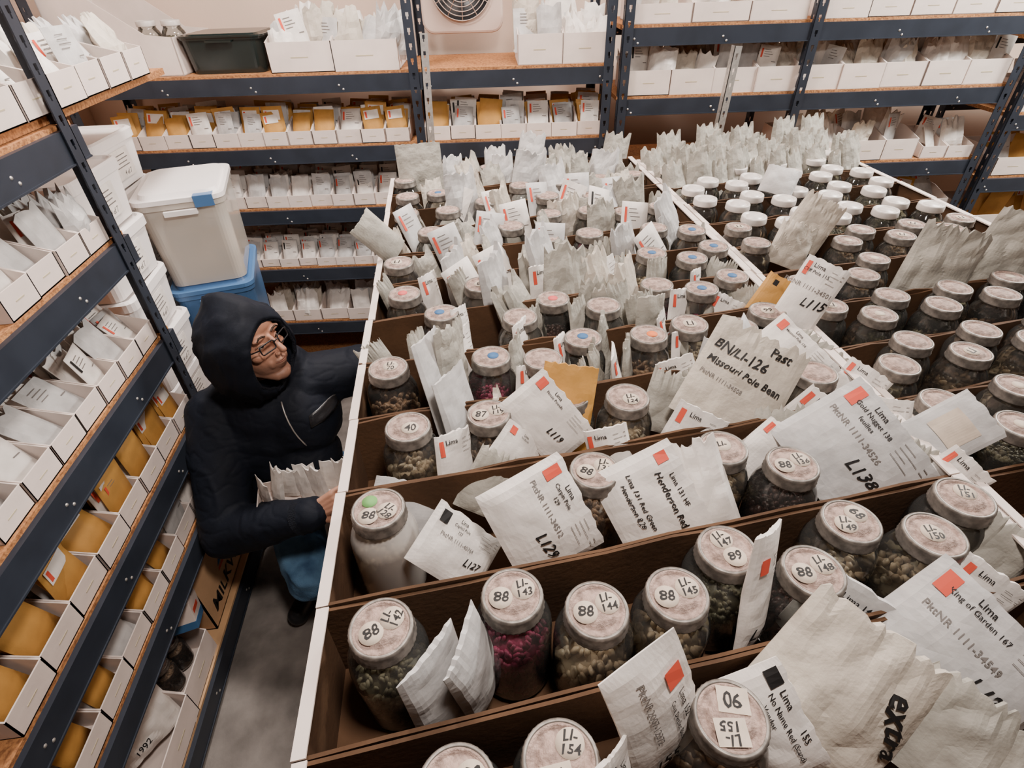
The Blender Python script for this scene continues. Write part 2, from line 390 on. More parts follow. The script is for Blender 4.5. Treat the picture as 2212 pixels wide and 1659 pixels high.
for i in range(len(YB)-1):
    for (x0,x1,hh) in ((-.200,.700,.146),(.722,1.50,.132)):
        y0=slopey(x0,YB[i])
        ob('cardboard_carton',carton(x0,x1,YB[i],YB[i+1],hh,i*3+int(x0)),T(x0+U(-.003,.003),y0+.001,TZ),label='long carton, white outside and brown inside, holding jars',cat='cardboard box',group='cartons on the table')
# ------------------------------------------------------------ jars
def bodyprof(): return [(.0001,.001),(.041,.0),(.046,.004),(.0475,.012),(.0475,.106),(.0465,.119),(.042,.131),(.0355,.140),(.0328,.146),(.0325,.166)]
b=MB(); b.lathe(bodyprof(),28,caps=False); G_BODY=b.mesh('glass_body',[GLASS])
b=MB(); b.lathe(bodyprof(),28,caps=False); F_BODY=b.mesh('glass_body',[FROST])
b=MB(); b.lathe([(.0345,.148),(.0370,.148),(.0375,.151),(.0362,.153),(.0364,.165),(.0355,.1685),(.0325,.1692),(.0315,.1680)],72,rad=lambda i,z:(1.012 if i%2 else .992) if z<.166 else 1,caps=False); J_BAND=b.mesh('screw_band',[BAND])
b=MB(); b.lathe([(.0350,.1500),(.0365,.150),(.0368,.152),(.0362,.1655),(.0350,.1690),(.0325,.1695),(.0315,.1680)],64,caps=False); J_BANDW=b.mesh('screw_band',[LIDW])
lp=[(.0328,.1670),(.0315,.1682),(.029,.1682),(.0282,.1660),(.0225,.1660),(.0215,.1680),(.0125,.1680),(.0118,.1685),(.0001,.1685)]
b=MB(); b.lathe(lp,40,caps=False); J_LID=b.mesh('lid_disc',[LIDM])
b=MB(); b.lathe(lp,40,caps=False); J_LIDW=b.mesh('lid_disc',[LIDW])
import bmesh
def ico(sub):
    bm=bmesh.new(); bmesh.ops.create_icosphere(bm,subdivisions=sub,radius=1); vs=[v.co.copy() for v in bm.verts]; fs=[tuple(v.index for v in f.verts) for f in bm.faces]; bm.free(); return vs,fs
IC1=ico(1);IC3=ico(3)
def beans(mat_,fillh,size,seed):
    rr=random.Random(seed); b=MB()
    b.lathe([(.0001,.004),(.037,.004),(.039,.01),(.039,fillh-.006),(.0001,fillh-.004)],16,caps=False)
    n=int(2*math.pi*.041*fillh/(size*size*2.0))
    for k in range(n):
        a=rr.uniform(0,6.283); z=rr.uniform(.008,fillh); r=.0395
        M=T(r*math.cos(a),r*math.sin(a),z)@Euler((rr.uniform(0,6),rr.uniform(0,6),rr.uniform(0,6))).to_matrix().to_4x4()@SC(size,size*.72,size*.5)
        b.add(IC1[0],IC1[1],0,M,True)
    for k in range(int(n*.35)):
        a=rr.uniform(0,6.283); r=.039*math.sqrt(rr.random())
        M=T(r*math.cos(a),r*math.sin(a),fillh-.003+rr.uniform(-.002,.003))@Euler((rr.uniform(0,6),rr.uniform(0,6),rr.uniform(0,6))).to_matrix().to_4x4()@SC(size,size*.72,size*.5)
        b.add(IC1[0],IC1[1],0,M,True)
    return b.mesh('seeds',[mat_])
SEED={}
for i,(k,m) in enumerate(BEANS.items()):
    SEED[k]=beans(m,.085,{'white':.009,'tan':.009,'pink':.0065,'dark':.0075,'olive':.006}[k],i)
    SEED[k+'h']=beans(m,.112,{'white':.009,'tan':.009,'pink':.007,'dark':.0075,'olive':.006}[k],i+9)
    SEED[k+'l']=beans(m,.045,{'white':.009,'tan':.009,'pink':.0065,'dark':.0075,'olive':.006}[k],i+19)
def sticker(txt,r=.0125,col=STICK,shape='round'):
    b=MB()
    if shape=='round': b.lathe([(r,0),(r,.0006),(.0001,.0006)],24,caps=False)
    else: b.box(-r*1.1,r*1.1,-r*.9,r*.9,0,.0006)
    lines=txt.split('\n') if txt else []
    sz=r*(1.0 if len(lines)>1 or len(txt)>2 else 1.35)
    for i,l in enumerate(lines):
        v,f=text(l,sz,.15,True); yo=(len(lines)-1)*sz*.42-i*sz*.84
        b.add([(x,y+yo,.0010) for x,y in v],f,1)
    return b.mesh('sticker',[col,INK])
_sc={}
def jar(x,y,seed='white',stk=(),M=None,white=False,frost=False,spin=0,label=None,tag=None,sc=1):
    if M is None: M=T(x,y,TZ+.005)@RX(U(-1.5,1.5))
    root=ob('mason_jar',None,M@RZ(spin)@SC(sc,sc,sc),label=label or ('clear glass jar of seeds with a %s screw lid'%('white' if white else 'dusty metal')),cat='jar',group='jars in the cartons on the table')
    ob('glass_body',F_BODY if frost else G_BODY,None,root)
    ob('screw_band',J_BANDW if white else J_BAND,None,root)
    ob('lid_disc',J_LIDW if white else J_LID,None,root)
    if seed: ob('seeds',SEED[seed],None,root)
    for s in stk:
        t,sx,sy,rot,col=s[:5]; k=(t,id(col),len(s))
        if k not in _sc: _sc[k]=sticker(t,.0138 if t else .0105,col,'round' if len(s)==5 else 'square')
        ob('sticker',_sc[k],T(sx,sy,.1686)@RZ(rot-spin) ,root)
    if tag:
        b=MB(); n=8; R0=.0479; a0=-math.pi/2-.55
        vs=[]
        for i in range(n+1):
            a=a0+1.1*i/n; vs+=[(R0*math.cos(a),R0*math.sin(a),.045),(R0*math.cos(a),R0*math.sin(a),.082)]
        b.add(vs,[(2*i,2*i+2,2*i+3,2*i+1) for i in range(n)],0,None,True)
        v,f=text(tag,.017,.2,True); b.add([(R0*1.012*math.cos(-math.pi/2+px/R0),R0*1.012*math.sin(-math.pi/2+px/R0),.063+py) for px,py in v],f,1)
        ob('jar_label',b.mesh('jar_label',[STICK,INK]),None,root)
    return root
S=STICK
def two(a,b_,r=0): return (a,-.0135,-.002,r,S),(b_,.0135,.006,r+8,S)
JL=[(-.04,.17,'tan',two('LI-\n152','88')),(.05,.18,'white',(('LI-\n154',.011,.012,-10,S),('90',-.006,-.015,5,S,'q'))),(.222,.195,'tan',(('90',.008,.014,165,S,'q'),('LI-\n155',-.005,-.013,172,S,'q'))),
(-.12,.335,'olive',(('88',-.010,-.006,35,S),('LI-\n142',.012,.009,70,S))),(.03,.37,'pink',two('88','LI-\n143')),(.12,.32,'white',two('88','LI-\n144')),(.218,.325,'white',two('88','LI-\n145')),
(.30,.39,'olive',(('LI-\n147',-.002,.014,20,S),('89',.004,-.012,10,S))),(.385,.335,'dark',two('88','LI-\n148')),(.475,.405,'white',(('LI-\n149',-.010,-.004,-15,S),('68',.012,.010,-60,S))),(.565,.36,'white',(('LI-\n150',-.002,.002,-5,S),)),(.64,.43,'dark',(('LI-\n151',.006,.008,-20,S),)),
(-.135,.50,'white',(('',-.012,.013,0,GREEN),('88',-.012,-.012,0,S),('LI-\n128',.012,-.006,-40,S))),(.17,.53,'tan',two('88','LI-\n131',-25)),(.37,.545,'white',(('LI-',0,.006,0,S),)),(.45,.50,'dark',two('88','LI-\n136')),
(.03,.67,'tan',two('87','LI-\n119')),(.26,.685,'white',(('LI-\n124',.004,-.006,0,S),)),(.17,.70,'olive',(('',0,0,0,S),)),(-.10,.66,'white',(('40',.004,-.004,0,S),)),(.60,.70,'white',()),(.52,.74,'tan',()),
(-.14,.85,'tan',(('LI-\n70',.004,.004,0,S),)),(.05,.83,'pink',(('',.004,.002,0,BLUE),)),(.23,.91,'olive',(('',0,.004,0,BLUE),)),(.36,.86,'tan',(('',.006,-.002,0,ORANGE),)),(.46,.92,'white',(('LI',.0,.0,0,S),)),(.61,.93,'tan',(('99',0,0,0,S),)),(.54,.87,'olive',()),(.14,.80,'dark',()),
(.20,1.03,'dark',(('',0,0,0,PINKR),)),(.05,1.09,'olive',(('85',0,0,0,S),)),(-.04,1.03,'tan',(('',-.004,.002,0,BLUE),)),(-.12,1.09,'white',(('',-.004,.002,0,PINKR),)),(.12,.97,'white',()),(.30,.98,'tan',()),
(-.14,1.27,'white',(('LI',-.004,.002,0,S),)),(.50,1.22,'white',(('',0,0,0,BLUE),)),(.58,1.19,'olive',(('',0,0,0,BLUE),)),(.62,1.08,'white',(('',0,0,0,BLUE),)),(.53,1.02,'pink',(('',0,0,0,BLUE),)),(.44,1.09,'pink',()),
(.64,1.22,'olive',(('',0,0,0,BLUE),)),(.54,1.37,'white',()),(.63,1.32,'tan',(('',0,0,0,BLUE),)),(.36,1.41,'pink',()),(.24,1.36,'tan',(('',0,0,0,BLUE),)),(.16,1.44,'olive',()),(.28,1.53,'dark',()),
(-.01,1.56,'dark',()),(-.06,1.45,'olive',()),(.02,1.38,'tan',()),(-.04,1.75,'tan',(('',0,0,0,BLUE),)),(.04,1.80,'olive',()),(.11,1.67,'dark',()),(.23,1.76,'tan',()),(.30,1.68,'olive',()),(.44,1.65,'tan',()),(.57,1.69,'dark',()),(.61,1.52,'white',()),
(-.13,1.60,'tan',()),(.11,1.56,'olive',()),(.40,1.53,'tan',()),(.50,1.50,'dark',()),(-.12,1.72,'white',()),(.36,1.80,'olive',()),(.50,1.80,'tan',()),(.62,1.80,'white',()),
(-.13,1.90,'olive',()),(.30,2.10,'tan',()),(.15,2.12,'olive',()),(-.11,2.14,'white',())]
JA=[[x,y,s,k,False] for x,y,s,k in JL]
for q in JA:
    o=q[1]-.1*(q[0]+.19); i=0
    for k in range(len(YB)-1):
        if o>=YB[k]: i=k
    q.append(i)
for it in range(300):
    for i in range(len(JA)):
        for j in range(i+1,len(JA)):
            a,c=JA[i],JA[j]
            if a[5]!=c[5]: continue
            dx,dy=c[0]-a[0],c[1]-a[1]; d=math.hypot(dx,dy)
            if d<.096 and d>0:
                e=(.0965-d)/2
                a[0]-=dx/d*e;a[1]-=dy/d*e;c[0]+=dx/d*e;c[1]+=dy/d*e
    for q in JA:
        q[0]=min(.645,max(-.146,q[0])); s=slopey(q[0],0)
        q[1]=min(YB[q[5]+1]+s-.0545,max(YB[q[5]]+s+.0555,q[1]))
KEEP=[]
for q in JA:
    if all(math.hypot(q[0]-p[0],q[1]-p[1])>.090 for p in KEEP): KEEP.append(q)
for n,q in enumerate(KEEP):
    x,y,s,k,w=q[:5]
    jar(x,y,s,k,frost=(len(k)==3 and k[0][4] is GREEN),tag='Past Lima' if (k and k[0][0]=='40') else None)
HOLES=[(.92,1.27,.07),(.86,1.235,.06),(1.10,1.035,.065),(1.27,1.04,.065)]
for i in range(2,11):
    xx=.770; k=0
    while xx<1.455:
        s=slopey(xx,0); lo,hi=YB[i]+s+.0525,YB[i+1]+s-.0505
        y=lo if (k+i)%2 else hi
        y+=U(-.002,.002)
        if not any(math.hypot(xx-a,y-c)<r for a,c,r in HOLES) and R()<.97:
            far=y>1.36
            jar(xx,y,random.choice(['olive','tan','dark','whitel','olivel','tanl','oliveh','dark']),(('LI' if R()<.3 else '',0,0,U(-40,40),S),) if (not far and R()<.5) else (),white=far,sc=.95 if hi-lo>.05 else .93)
        xx+=.0765; k+=1
# ------------------------------------------------------------ table packets
def R_(x,z,x1,z1,mi): return ('r',x,z,x1,z1,mi)
def Tx(s,size,x,z,rot=0,mi=1,sh=.15): return ('t',s,size,x,z,rot,mi,sh)
def lab_marks(w,h,name,code,hand,red=3):
    m=[R_(-w*.43,h*.74,-w*.33,h*.93,red)]
    n=name.split('\n')
    for i,l in enumerate(n): m.append(Tx(l,h*(.085 if i==0 else .065),-w*.14,h*(.90-.085*i),0,1,0))
    for i in range(4): m.append(R_(w*.14,h*(.90-.055*i),w*(.27+.08*(i%2)),h*(.906-.055*i),2))
    for i in range(2): m.append(R_(w*.38,h*(.90-.055*i),w*.43,h*(.908-.055*i),2))
    if code: m.append(Tx(code,h*.085,-w*.12,h*.60,0,2,0))
    if hand: m.append(Tx(hand,h*.16,w*.17,h*.42,6,1,.3))
    return m
def tp(x,y,z,w,h,yaw,lean,spin,style='label',marks=(),seed=0,t=.022,cr=None,mats=None,label='',name='seed_packet',bend=.08):
    if style=='label': ms=mats or [PAPER,INK,GREY,RED]; c=.0022 if cr is None else cr; me=packet_mesh(w,h,t,seed,16,18,c,.002,bend,ms,marks)
    elif style=='bag': ms=mats or [BAG2,INK,GREY,RED]; c=.0055 if cr is None else cr; me=packet_mesh(w,h,t,seed,24,28,c,.008,bend,ms,marks,.05)
    return ob(name,me,T(x,y,z)@RZ(yaw)@RX(-lean)@RY(spin)@T(0,0,-h/2),label=label,cat='paper bag' if name=='paper_bag' else 'seed packet',group='packets standing among the jars')
P2M=[PAPER2,INK,GREY,RED]; BGM=[BAG,INK,GREY,RED]
tp(.085,.475,1.185,.15,.13,5,32,70,marks=lab_marks(.15,.13,'Lima\nCarpin Pole\n129','PktNR 1111-34512','L129'),seed=1,label='white seed packet marked L129 leaning in a carton',t=.035)
tp(-.035,.475,1.14,.13,.09,35,28,62,marks=lab_marks(.13,.09,'Lima\nCapitol Pole\n127','PktNR 1111-40764','L127',1),seed=2,label='white seed packet marked L127 leaning beside a dusty jar')
tp(.245,.475,1.185,.16,.125,-12,34,60,marks=[R_(-.07,.095,-.055,.112,3),Tx('Lima 131 HF',.010,-.012,.105,0,1,0),Tx('Henderson Red',.0135,-.005,.088,0,1,.2),Tx('Lima 131 Red Green',.010,-.02,.05,0,1,.2),Tx('Henderson 8.28',.010,-.02,.037,0,1,.2)],seed=3,label='white seed packet marked Henderson Red in zip bag',t=.03)
tp(.325,.50,1.175,.085,.155,-25,28,-26,'bag',seed=4,label='crumpled folded white seed packet leaning on others',t=.03,mats=[PAPER,INK,GREY,RED])
tp(.455,.68,1.225,.165,.18,-22,36,20,'bag',marks=[Tx('Past',.022,.035,.158,0),Tx('BN/LI-126',.022,-.022,.132,-4),Tx('Missouri Pole Bean',.0172,-.002,.104,-4),Tx('PktNR 1111-34508',.010,-.03,.080,-6,2,0)],seed=5,cr=.003,label='large cream paper bag handwritten Missouri Pole Bean',name='paper_bag')
tp(.60,.77,1.20,.145,.10,-34,42,34,marks=lab_marks(.145,.10,'Lima\nMissouri Pole 126','',''),seed=6,label='white seed packet labelled Missouri Pole 126')
tp(.575,.535,1.19,.18,.16,-30,44,44,marks=lab_marks(.18,.16,'Lima\nGold Nugget 138\nfeuilles','PktNR 1111-34526','L138'),seed=7,label='large white seed packet marked L138 Gold Nugget',t=.04,mats=P2M)
tp(.125,.66,1.205,.14,.095,-5,28,52,marks=lab_marks(.14,.095,'Lima\nFlossie Powells','','L119'),seed=8,label='white seed packet marked L119 before a manila envelope')
tp(.158,.682,1.20,.09,.16,-12,26,6,marks=(),seed=9,label='manila envelope behind a white seed packet',mats=[MANILA,INK,GREY,RED],name='seed_envelope')
tp(.695,.90,1.25,.085,.145,-35,28,16,marks=lab_marks(.085,.145,'Lima\nCliff Pole 115\n','PktNR 1111-34501','L115'),seed=10,label='white seed packet marked L115 at the carton edge')
tp(-.02,.81,1.20,.11,.20,65,8,10,'bag',seed=11,label='tall grey paper bags standing on edge between jars',mats=BGM,name='paper_bag')
tp(-.045,.77,1.20,.10,.21,70,14,10,'label',seed=12,label='tall plain white paper packet standing on edge',mats=P2M)
tp(-.015,.735,1.17,.10,.17,60,14,6,'label',seed=42,label='plain grey paper packet leaning against a jar',mats=P2M)
tp(.318,.325,1.205,.065,.17,35,12,14,marks=[R_(-.022,.12,-.008,.14,3),Tx('Lima 147',.010,.006,.125,-75,1,0),Tx('L147',.022,0,.035,0,1,.3)],seed=13,label='narrow white packet marked L147 standing between jars')
tp(-.06,.285,1.15,.085,.175,48,4,-2,'label',seed=14,label='plain grey packet standing on edge between jars',mats=P2M,t=.03)
tp(-.02,.305,1.15,.085,.175,66,4,-8,'label',seed=15,label='plain white packet standing on edge between jars',mats=P2M,t=.035)
tp(.155,.205,1.215,.185,.088,22,14,80,marks=[R_(-.065,.058,-.042,.078,3),Tx('Lima 152',.011,-.012,.070,0,1,0),Tx('PktNR 2007-12372',.011,-.030,.032,0,2,0),Tx('Cave Dweller Black',.008,.003,.057,0,1,0),Tx('L-155',.022,.055,.026,90)],seed=16,label='white seed packet with red tab numbered 2007-12372',t=.02)
tp(.105,.165,1.17,.045,.13,35,10,0,marks=[R_(-.012,.10,-.002,.12,1),Tx('Lima',.010,.008,.105,-80,1,0),Tx('Cassie Lima',.008,.0,.07,-80,1,0)],seed=36,label='narrow white packet with black tab between jars',t=.02)
tp(.275,.195,1.185,.12,.065,-14,34,60,marks=[R_(-.055,.045,-.038,.060,1),Tx('Lima        155',.010,-.005,.054,0,1,0),Tx('No Name Red (Scand)',.0082,.002,.042,0,1,0),Tx('Vendor',.0075,-.018,.031,0,1,0)],seed=17,label='white seed packet labelled No Name Red 155')
tp(.36,.215,1.180,.165,.165,-16,42,34,'bag',marks=[Tx('extra',.034,.048,.092,-62,1,.3)],seed=18,cr=.0045,t=.045,label='large crumpled cream paper bag handwritten extra',name='paper_bag')
tp(.515,.235,1.175,.17,.14,-32,46,34,marks=lab_marks(.17,.14,'Lima\nKing of Garden 167','PktNR 1111-34549','L12'),seed=19,t=.04,label='large white seed packet with red tab and handwriting',mats=P2M)
tp(.46,.16,1.16,.14,.11,-30,50,20,'bag',seed=51,label='crumpled grey paper bag lying in the nearest carton',mats=BGM,name='paper_bag')
tp(.425,.285,1.14,.14,.14,-30,24,20,'label',marks=[R_(-.06,.11,-.045,.13,1),Tx('Lima 148',.011,-.02,.12,0,1,0)],seed=33,label='grey packet with black tab standing behind a jar',mats=P2M)
tp(.735,.54,1.21,.085,.11,-35,50,42,marks=[R_(-.025,.03,.025,.08,4)],seed=20,t=.012,label='small zip bag with a yellowed paper slip',mats=[PAPER2,INK,GREY,RED,STICK])
tp(-.11,.565,1.14,.11,.08,20,30,30,'label',seed=34,label='folded grey packet against the carton wall',mats=P2M)
tp(.075,.63,1.165,.11,.065,30,18,58,marks=lab_marks(.11,.065,'Lima\nFordhook','',''),seed=35,label='white seed packet tilted beside a jar')
tp(.39,.945,1.19,.07,.12,20,10,6,marks=[Tx('L93',.018,0,.03,0)],seed=21,label='grey seed packet marked L93',mats=BGM)
tp(.475,.80,1.17,.075,.11,-10,15,10,marks=[Tx('past',.022,0,.06,0)],seed=22,label='grey packet handwritten past',mats=P2M)
tp(-.185,1.36,1.25,.08,.13,40,20,-34,'label',seed=23,label='creased grey paper envelope sticking out over the edge',mats=BGM,bend=.2)
tp(-.09,1.93,1.23,.15,.19,5,10,0,'label',seed=24,label='large flat grey paper bag standing upright',mats=BGM,name='paper_bag',t=.02)
tp(.92,1.27,1.24,.11,.13,-20,20,25,'bag',seed=25,label='crumpled white paper bag standing among jars',name='paper_bag')
tp(.86,1.235,1.20,.10,.11,-10,25,20,'bag',seed=26,label='crumpled white paper bag leaning between jars',name='paper_bag')
tp(1.10,1.035,1.22,.14,.17,-30,20,10,'bag',seed=27,label='large crumpled grey paper bag among jars',name='paper_bag',mats=BGM)
tp(1.27,1.04,1.23,.14,.19,-35,20,14,'bag',seed=28,label='tall crumpled grey paper bag among jars',name='paper_bag',mats=BGM)
tp(1.02,1.62,1.235,.10,.09,-30,45,10,'label',seed=29,label='clear plastic bag lying over jars',mats=P2M)
tp(.66,.965,1.21,.07,.10,-10,20,30,'label',marks=[R_(-.02,.02,-.01,.09,1)],seed=30,label='manila envelope at the carton edge',mats=[MANILA,INK,GREY,RED],name='seed_envelope')
for (x,y,w,h,yaw,ln,sp,st) in [(.35,.62,.09,.13,-10,20,25,0),(.50,.60,.10,.12,-30,30,-15,1),(.56,.63,.09,.13,-35,20,30,0),(.62,.59,.10,.13,-30,25,15,1),(.40,.77,.07,.12,-10,15,-20,0),(.31,.83,.06,.14,70,6,5,1),(.28,.80,.06,.15,75,8,0,0),(.11,.79,.07,.12,50,10,20,0),(.66,.80,.10,.11,-40,25,25,1),(.10,.86,.07,.15,68,6,10,1),(-.09,.93,.06,.13,60,10,10,1),(.12,.92,.07,.15,62,8,8,0),(.64,.52,.10,.12,-38,28,10,1),(.42,.94,.06,.12,60,10,0,0),(.47,.58,.08,.10,-20,35,40,0),(.69,.70,.08,.12,-38,30,20,0),(.02,.58,.08,.10,10,25,35,1),(.58,.30,.08,.12,-30,24,25,0),(.66,.36,.09,.11,-40,30,20,1),(-.17,.93,.06,.10,20,20,-20,1),(.16,1.0,.06,.13,55,10,5,1),
   (.19,.86,.06,.14,60,12,14,0),(.25,.84,.06,.13,66,10,-8,1),(.0,.90,.07,.16,60,12,12,0),(.40,1.0,.08,.14,20,14,-10,1),(.56,.98,.07,.12,-20,20,20,0),(.64,1.01,.07,.12,-30,20,-20,1),(.43,.86,.06,.12,40,14,12,0),(.53,.81,.07,.11,-20,25,30,0),(.35,.73,.07,.11,-10,25,14,1),(.22,.60,.07,.12,-10,22,-14,0),(.69,.48,.07,.12,-40,25,30,0),(-.06,1.15,.07,.16,60,12,8,0),(-.16,1.19,.05,.13,60,10,-10,1),(.48,1.15,.07,.14,30,14,10,1),(.56,1.11,.06,.12,50,10,10,0),(.37,1.17,.08,.15,30,16,-12,0),
   (.48,1.00,.07,.14,30,14,14,0),(.34,1.02,.09,.17,10,14,-8,1),(.25,.98,.07,.15,50,14,10,1),(.02,1.16,.07,.16,50,12,-10,1),(.20,1.15,.08,.16,40,14,10,0),(.62,1.14,.07,.13,-20,18,14,1),(.0,1.0,.06,.14,60,12,14,0),(.44,.74,.08,.12,-20,26,-24,1),(.57,.74,.08,.11,-30,30,18,1),(-.03,.62,.07,.13,40,16,14,0),(.21,.77,.07,.13,40,14,-10,1),(.68,.60,.08,.12,-38,30,-10,0)]:
    tp(x,y,1.155,w,h,yaw,ln,sp,'label' if st==0 else 'bag',marks=lab_marks(w,h,'Lima','','') if st==0 else (),seed=int(x*1000),cr=None if st==0 else .004,mats=None if st==0 else BGM,label='seed packet wedged upright between jars in a carton')
def bagcopy(x,y,z,yaw,lean,spin,me=None,sc=1,lab='crumpled grey-white paper seed bag standing in a carton'):
    ob('paper_bag',me or random.choice(BG),T(x,y,z)@RZ(yaw)@RX(-lean)@RY(spin)@SC(sc,sc,sc),label=lab,cat='paper bag',group='paper bags in the cartons')
for (x,y,yaw,sc) in [(.10,1.12,65,1),(.14,1.06,75,1.0),(.17,1.09,60,1),(.26,1.10,15,1.1),(.31,1.05,5,1.1),(.34,1.12,25,1.1),(.39,1.06,40,1.05),
   (.02,1.24,70,.95),(.07,1.26,60,1.0),(.12,1.27,80,.9),(.18,1.24,70,.95),(.24,1.22,60,1),(.40,1.27,10,1),(.46,1.30,30,.95),(.33,1.27,50,.9),(.43,1.24,45,.85),
   (-.05,1.34,60,.9),(.30,1.42,70,.95),(.44,1.45,20,1),(.20,1.56,50,.9),(.06,1.52,60,.9),(.36,1.55,10,1),(.43,1.60,-10,1),(.50,1.58,40,.9),(.66,1.44,60,1),(.69,1.36,70,.8),
   (-.04,.96,70,.8),(.30,.93,75,.75),(.06,.745,70,.7),
   (-.08,1.62,70,.9),(.05,1.68,30,1),(.17,1.66,50,1),(.37,1.74,20,1),(.50,1.74,30,1),(.14,1.38,65,.85),(.47,1.36,30,.85),(-.14,1.44,70,.9),(.62,1.42,60,.85),(.57,1.62,10,.95),(.65,1.62,20,.9),(.60,1.75,10,1),(.25,1.88,10,1)]:
    bagcopy(x,y,TZ+.01,yaw+U(-10,10),U(4,22),U(-10,10),sc=sc*U(.88,1.02))
for (x,y,me_) in [(.06,1.14,0),(.02,1.33,1),(.24,1.31,3),(.13,1.20,0),(.33,1.62,4),(.52,1.62,1),(.20,1.49,0),(.60,.82,3),(.42,1.52,2),(.56,1.28,0),(-.02,1.66,4),(.40,1.68,1),(.28,1.64,3),(.08,1.42,3),(-.08,1.50,1),(.50,1.42,0),(.15,1.60,0)]:
    ob('seed_packet',SM[me_],T(x,y,TZ+.07)@RZ(U(-30,60))@RX(-25)@RY(U(-25,25))@SC(1.0,1.1,1.3),label='white labelled seed packet wedged between bags and jars',cat='seed packet',group='packets standing among the jars')
for k in range(3):
    for i in range(9):
        bagcopy(-.06+i*.085+U(-.015,.015),1.83+k*.125+.1*(i*.085)+U(-.02,.02),TZ+.008,U(-35,45),U(5,25),U(-14,14),sc=U(.8,1.02))
for k in range(4):
    for i in range(10):
        bagcopy(.785+i*.076,1.79+k*.088+.01*i,TZ+.008,20+U(-10,10),U(8,18),U(-5,5),me=BG[(i%2)*2+(k%2)*4],sc=U(.92,1.06))
for x,y,z0,z1 in ((1.10,2.29,1.046,1.52),(-.075,2.30,1.046,1.60)):
    ob('slotted_upright',post_mesh(z1-z0,ZINC,.03,'z'),T(x,y,z0)@RY(2),label='galvanised slotted steel upright at the table end',cat='metal post')
# ------------------------------------------------------------ fan
fan=ob('wall_fan',None,BF@T(.10,.33,1.645),label='round-grilled square plastic wall fan above the back shelves',cat='fan')
def rrect(w,h,r,n=6):
    pts=[]
    for cx,cy,a0 in ((w/2-r,h/2-r,0),(-w/2+r,h/2-r,90),(-w/2+r,-h/2+r,180),(w/2-r,-h/2+r,270)):
        for i in range(n+1):
            a=math.radians(a0+90*i/n); pts.append((cx+r*math.cos(a),cy+r*math.sin(a)))
    return pts
def prism(b,pts,y0,y1,mi=0,M=None):
    n=len(pts); vs=[(x,y0,z) for x,z in pts]+[(x,y1,z) for x,z in pts]
    b.add(vs,[tuple(range(n)),tuple(reversed(range(n,2*n)))]+[(i,n+i,n+(i+1)%n,(i+1)%n) for i in range(n)],mi,M)
b=MB(); prism(b,rrect(.35,.32,.05),0,.06)
bev(ob('fan_housing',b.mesh('fan_housing',[FANP]),T(0,0,.06),fan),.01)
b=MB(); b.lathe([(.0001,0),(.128,0),(.128,.01)],40,caps=False,M=RX(90)); ob('fan_recess',b.mesh('fan_recess',[BLACKP]),T(0,-.001,.075),fan,label='dark circular opening')
b=MB()
for i in range(7):
    r=.028+i*.0165; b.tube([(r*math.cos(a*.1309),0,r*math.sin(a*.1309)) for a in range(48)],.0018,5,closed=True)
for i in range(12):
    a=i*math.pi/6; b.tube([(.02*math.cos(a),0,.02*math.sin(a)),(.13*math.cos(a),0,.13*math.sin(a))],.0015,5)
b.lathe([(.0001,.004),(.022,.002),(.024,-.004)],20,caps=False,M=RX(90))
ob('fan_grille',b.mesh('fan_grille',[FANP]),T(0,-.018,.075),fan)
# ------------------------------------------------------------ tubs
def tub(M,w,d,h,body,lid,label,tape=False,name='storage_tub',contents=None):
    r=ob(name,None,M,label=label,cat='storage tub')
    b=MB(); tp_=.90
    pts=rrect(w,d,.04); n=len(pts); lv=[(0,tp_),(h*.86,.985),(h*.86,1.02),(h*.93,1.02)]
    vs=[]
    for z,s in lv: vs+=[(x*s,y*s,z) for x,y in pts]
    fs=[tuple(reversed(range(n)))]
    for q in range(len(lv)-1):
        for i in range(n): fs.append((q*n+i,q*n+(i+1)%n,(q+1)*n+(i+1)%n,(q+1)*n+i))
    b.add(vs,fs); ob('tub_body',b.mesh('tub_body',[body]),None,r)
    if contents:
        b=MB(); vs=[]
        for z,s in ((.01,.86),(h*.62,.95)): vs+=[(x*s,y*s,z) for x,y in pts]
        b.add(vs,[tuple(reversed(range(n))),tuple(range(n,2*n))]+[(i,(i+1)%n,n+(i+1)%n,n+i) for i in range(n)])
        ob('contents',b.mesh('contents',[contents]),None,r,label='brown packets inside')
    b=MB(); vs=[];lv=[(h*.92,1.05),(h*.965,1.05),(h*.965,.99),(h*.955,.90),(h,.86)]
    for z,s in lv: vs+=[(x*s,y*s,z) for x,y in pts]
    fs=[tuple(range((len(lv)-1)*n,len(lv)*n)),tuple(reversed(range(n)))]
    for q in range(len(lv)-1):
        for i in range(n): fs.append((q*n+i,q*n+(i+1)%n,(q+1)*n+(i+1)%n,(q+1)*n+i))
    b.add(vs,fs); ob('tub_lid',b.mesh('tub_lid',[lid]),None,r)
    b=MB(); b.box(-.05,.05,-d/2*1.03-.010,-d/2*.98,h*.80,h*.85); ob('handle',b.mesh('handle',[lid]),None,r)
    if tape:
        b=MB(); b.box(w*.18,w*.40,-d/2*1.055-.001,-d*.36,h*.967,h*.972); b.box(w*.18,w*.40,-d/2*1.055-.002,-d/2*1.05,h*.86,h*.972); ob('tape_strip',b.mesh('tape',[TUBB]),None,r,label='blue masking tape')
        b=MB(); b.box(w*.22,w*.42,-d/2-.004,-d/2-.002,h*.55,h*.72)
        for q in range(3): b.box(w*.25,w*.39,-d/2-.0048,-d/2-.004,h*(.59+.035*q),h*(.60+.035*q),1)
        ob('tub_label',b.mesh('tub_label',[PAPER,GREY]),RX(-4)@T(0,.006,0),r)
    return r
tub(BF@T(-.84,.16,1.461),.32,.26,.135,TUBG,TUBG,'dark green plastic tub with lid on the top shelf')
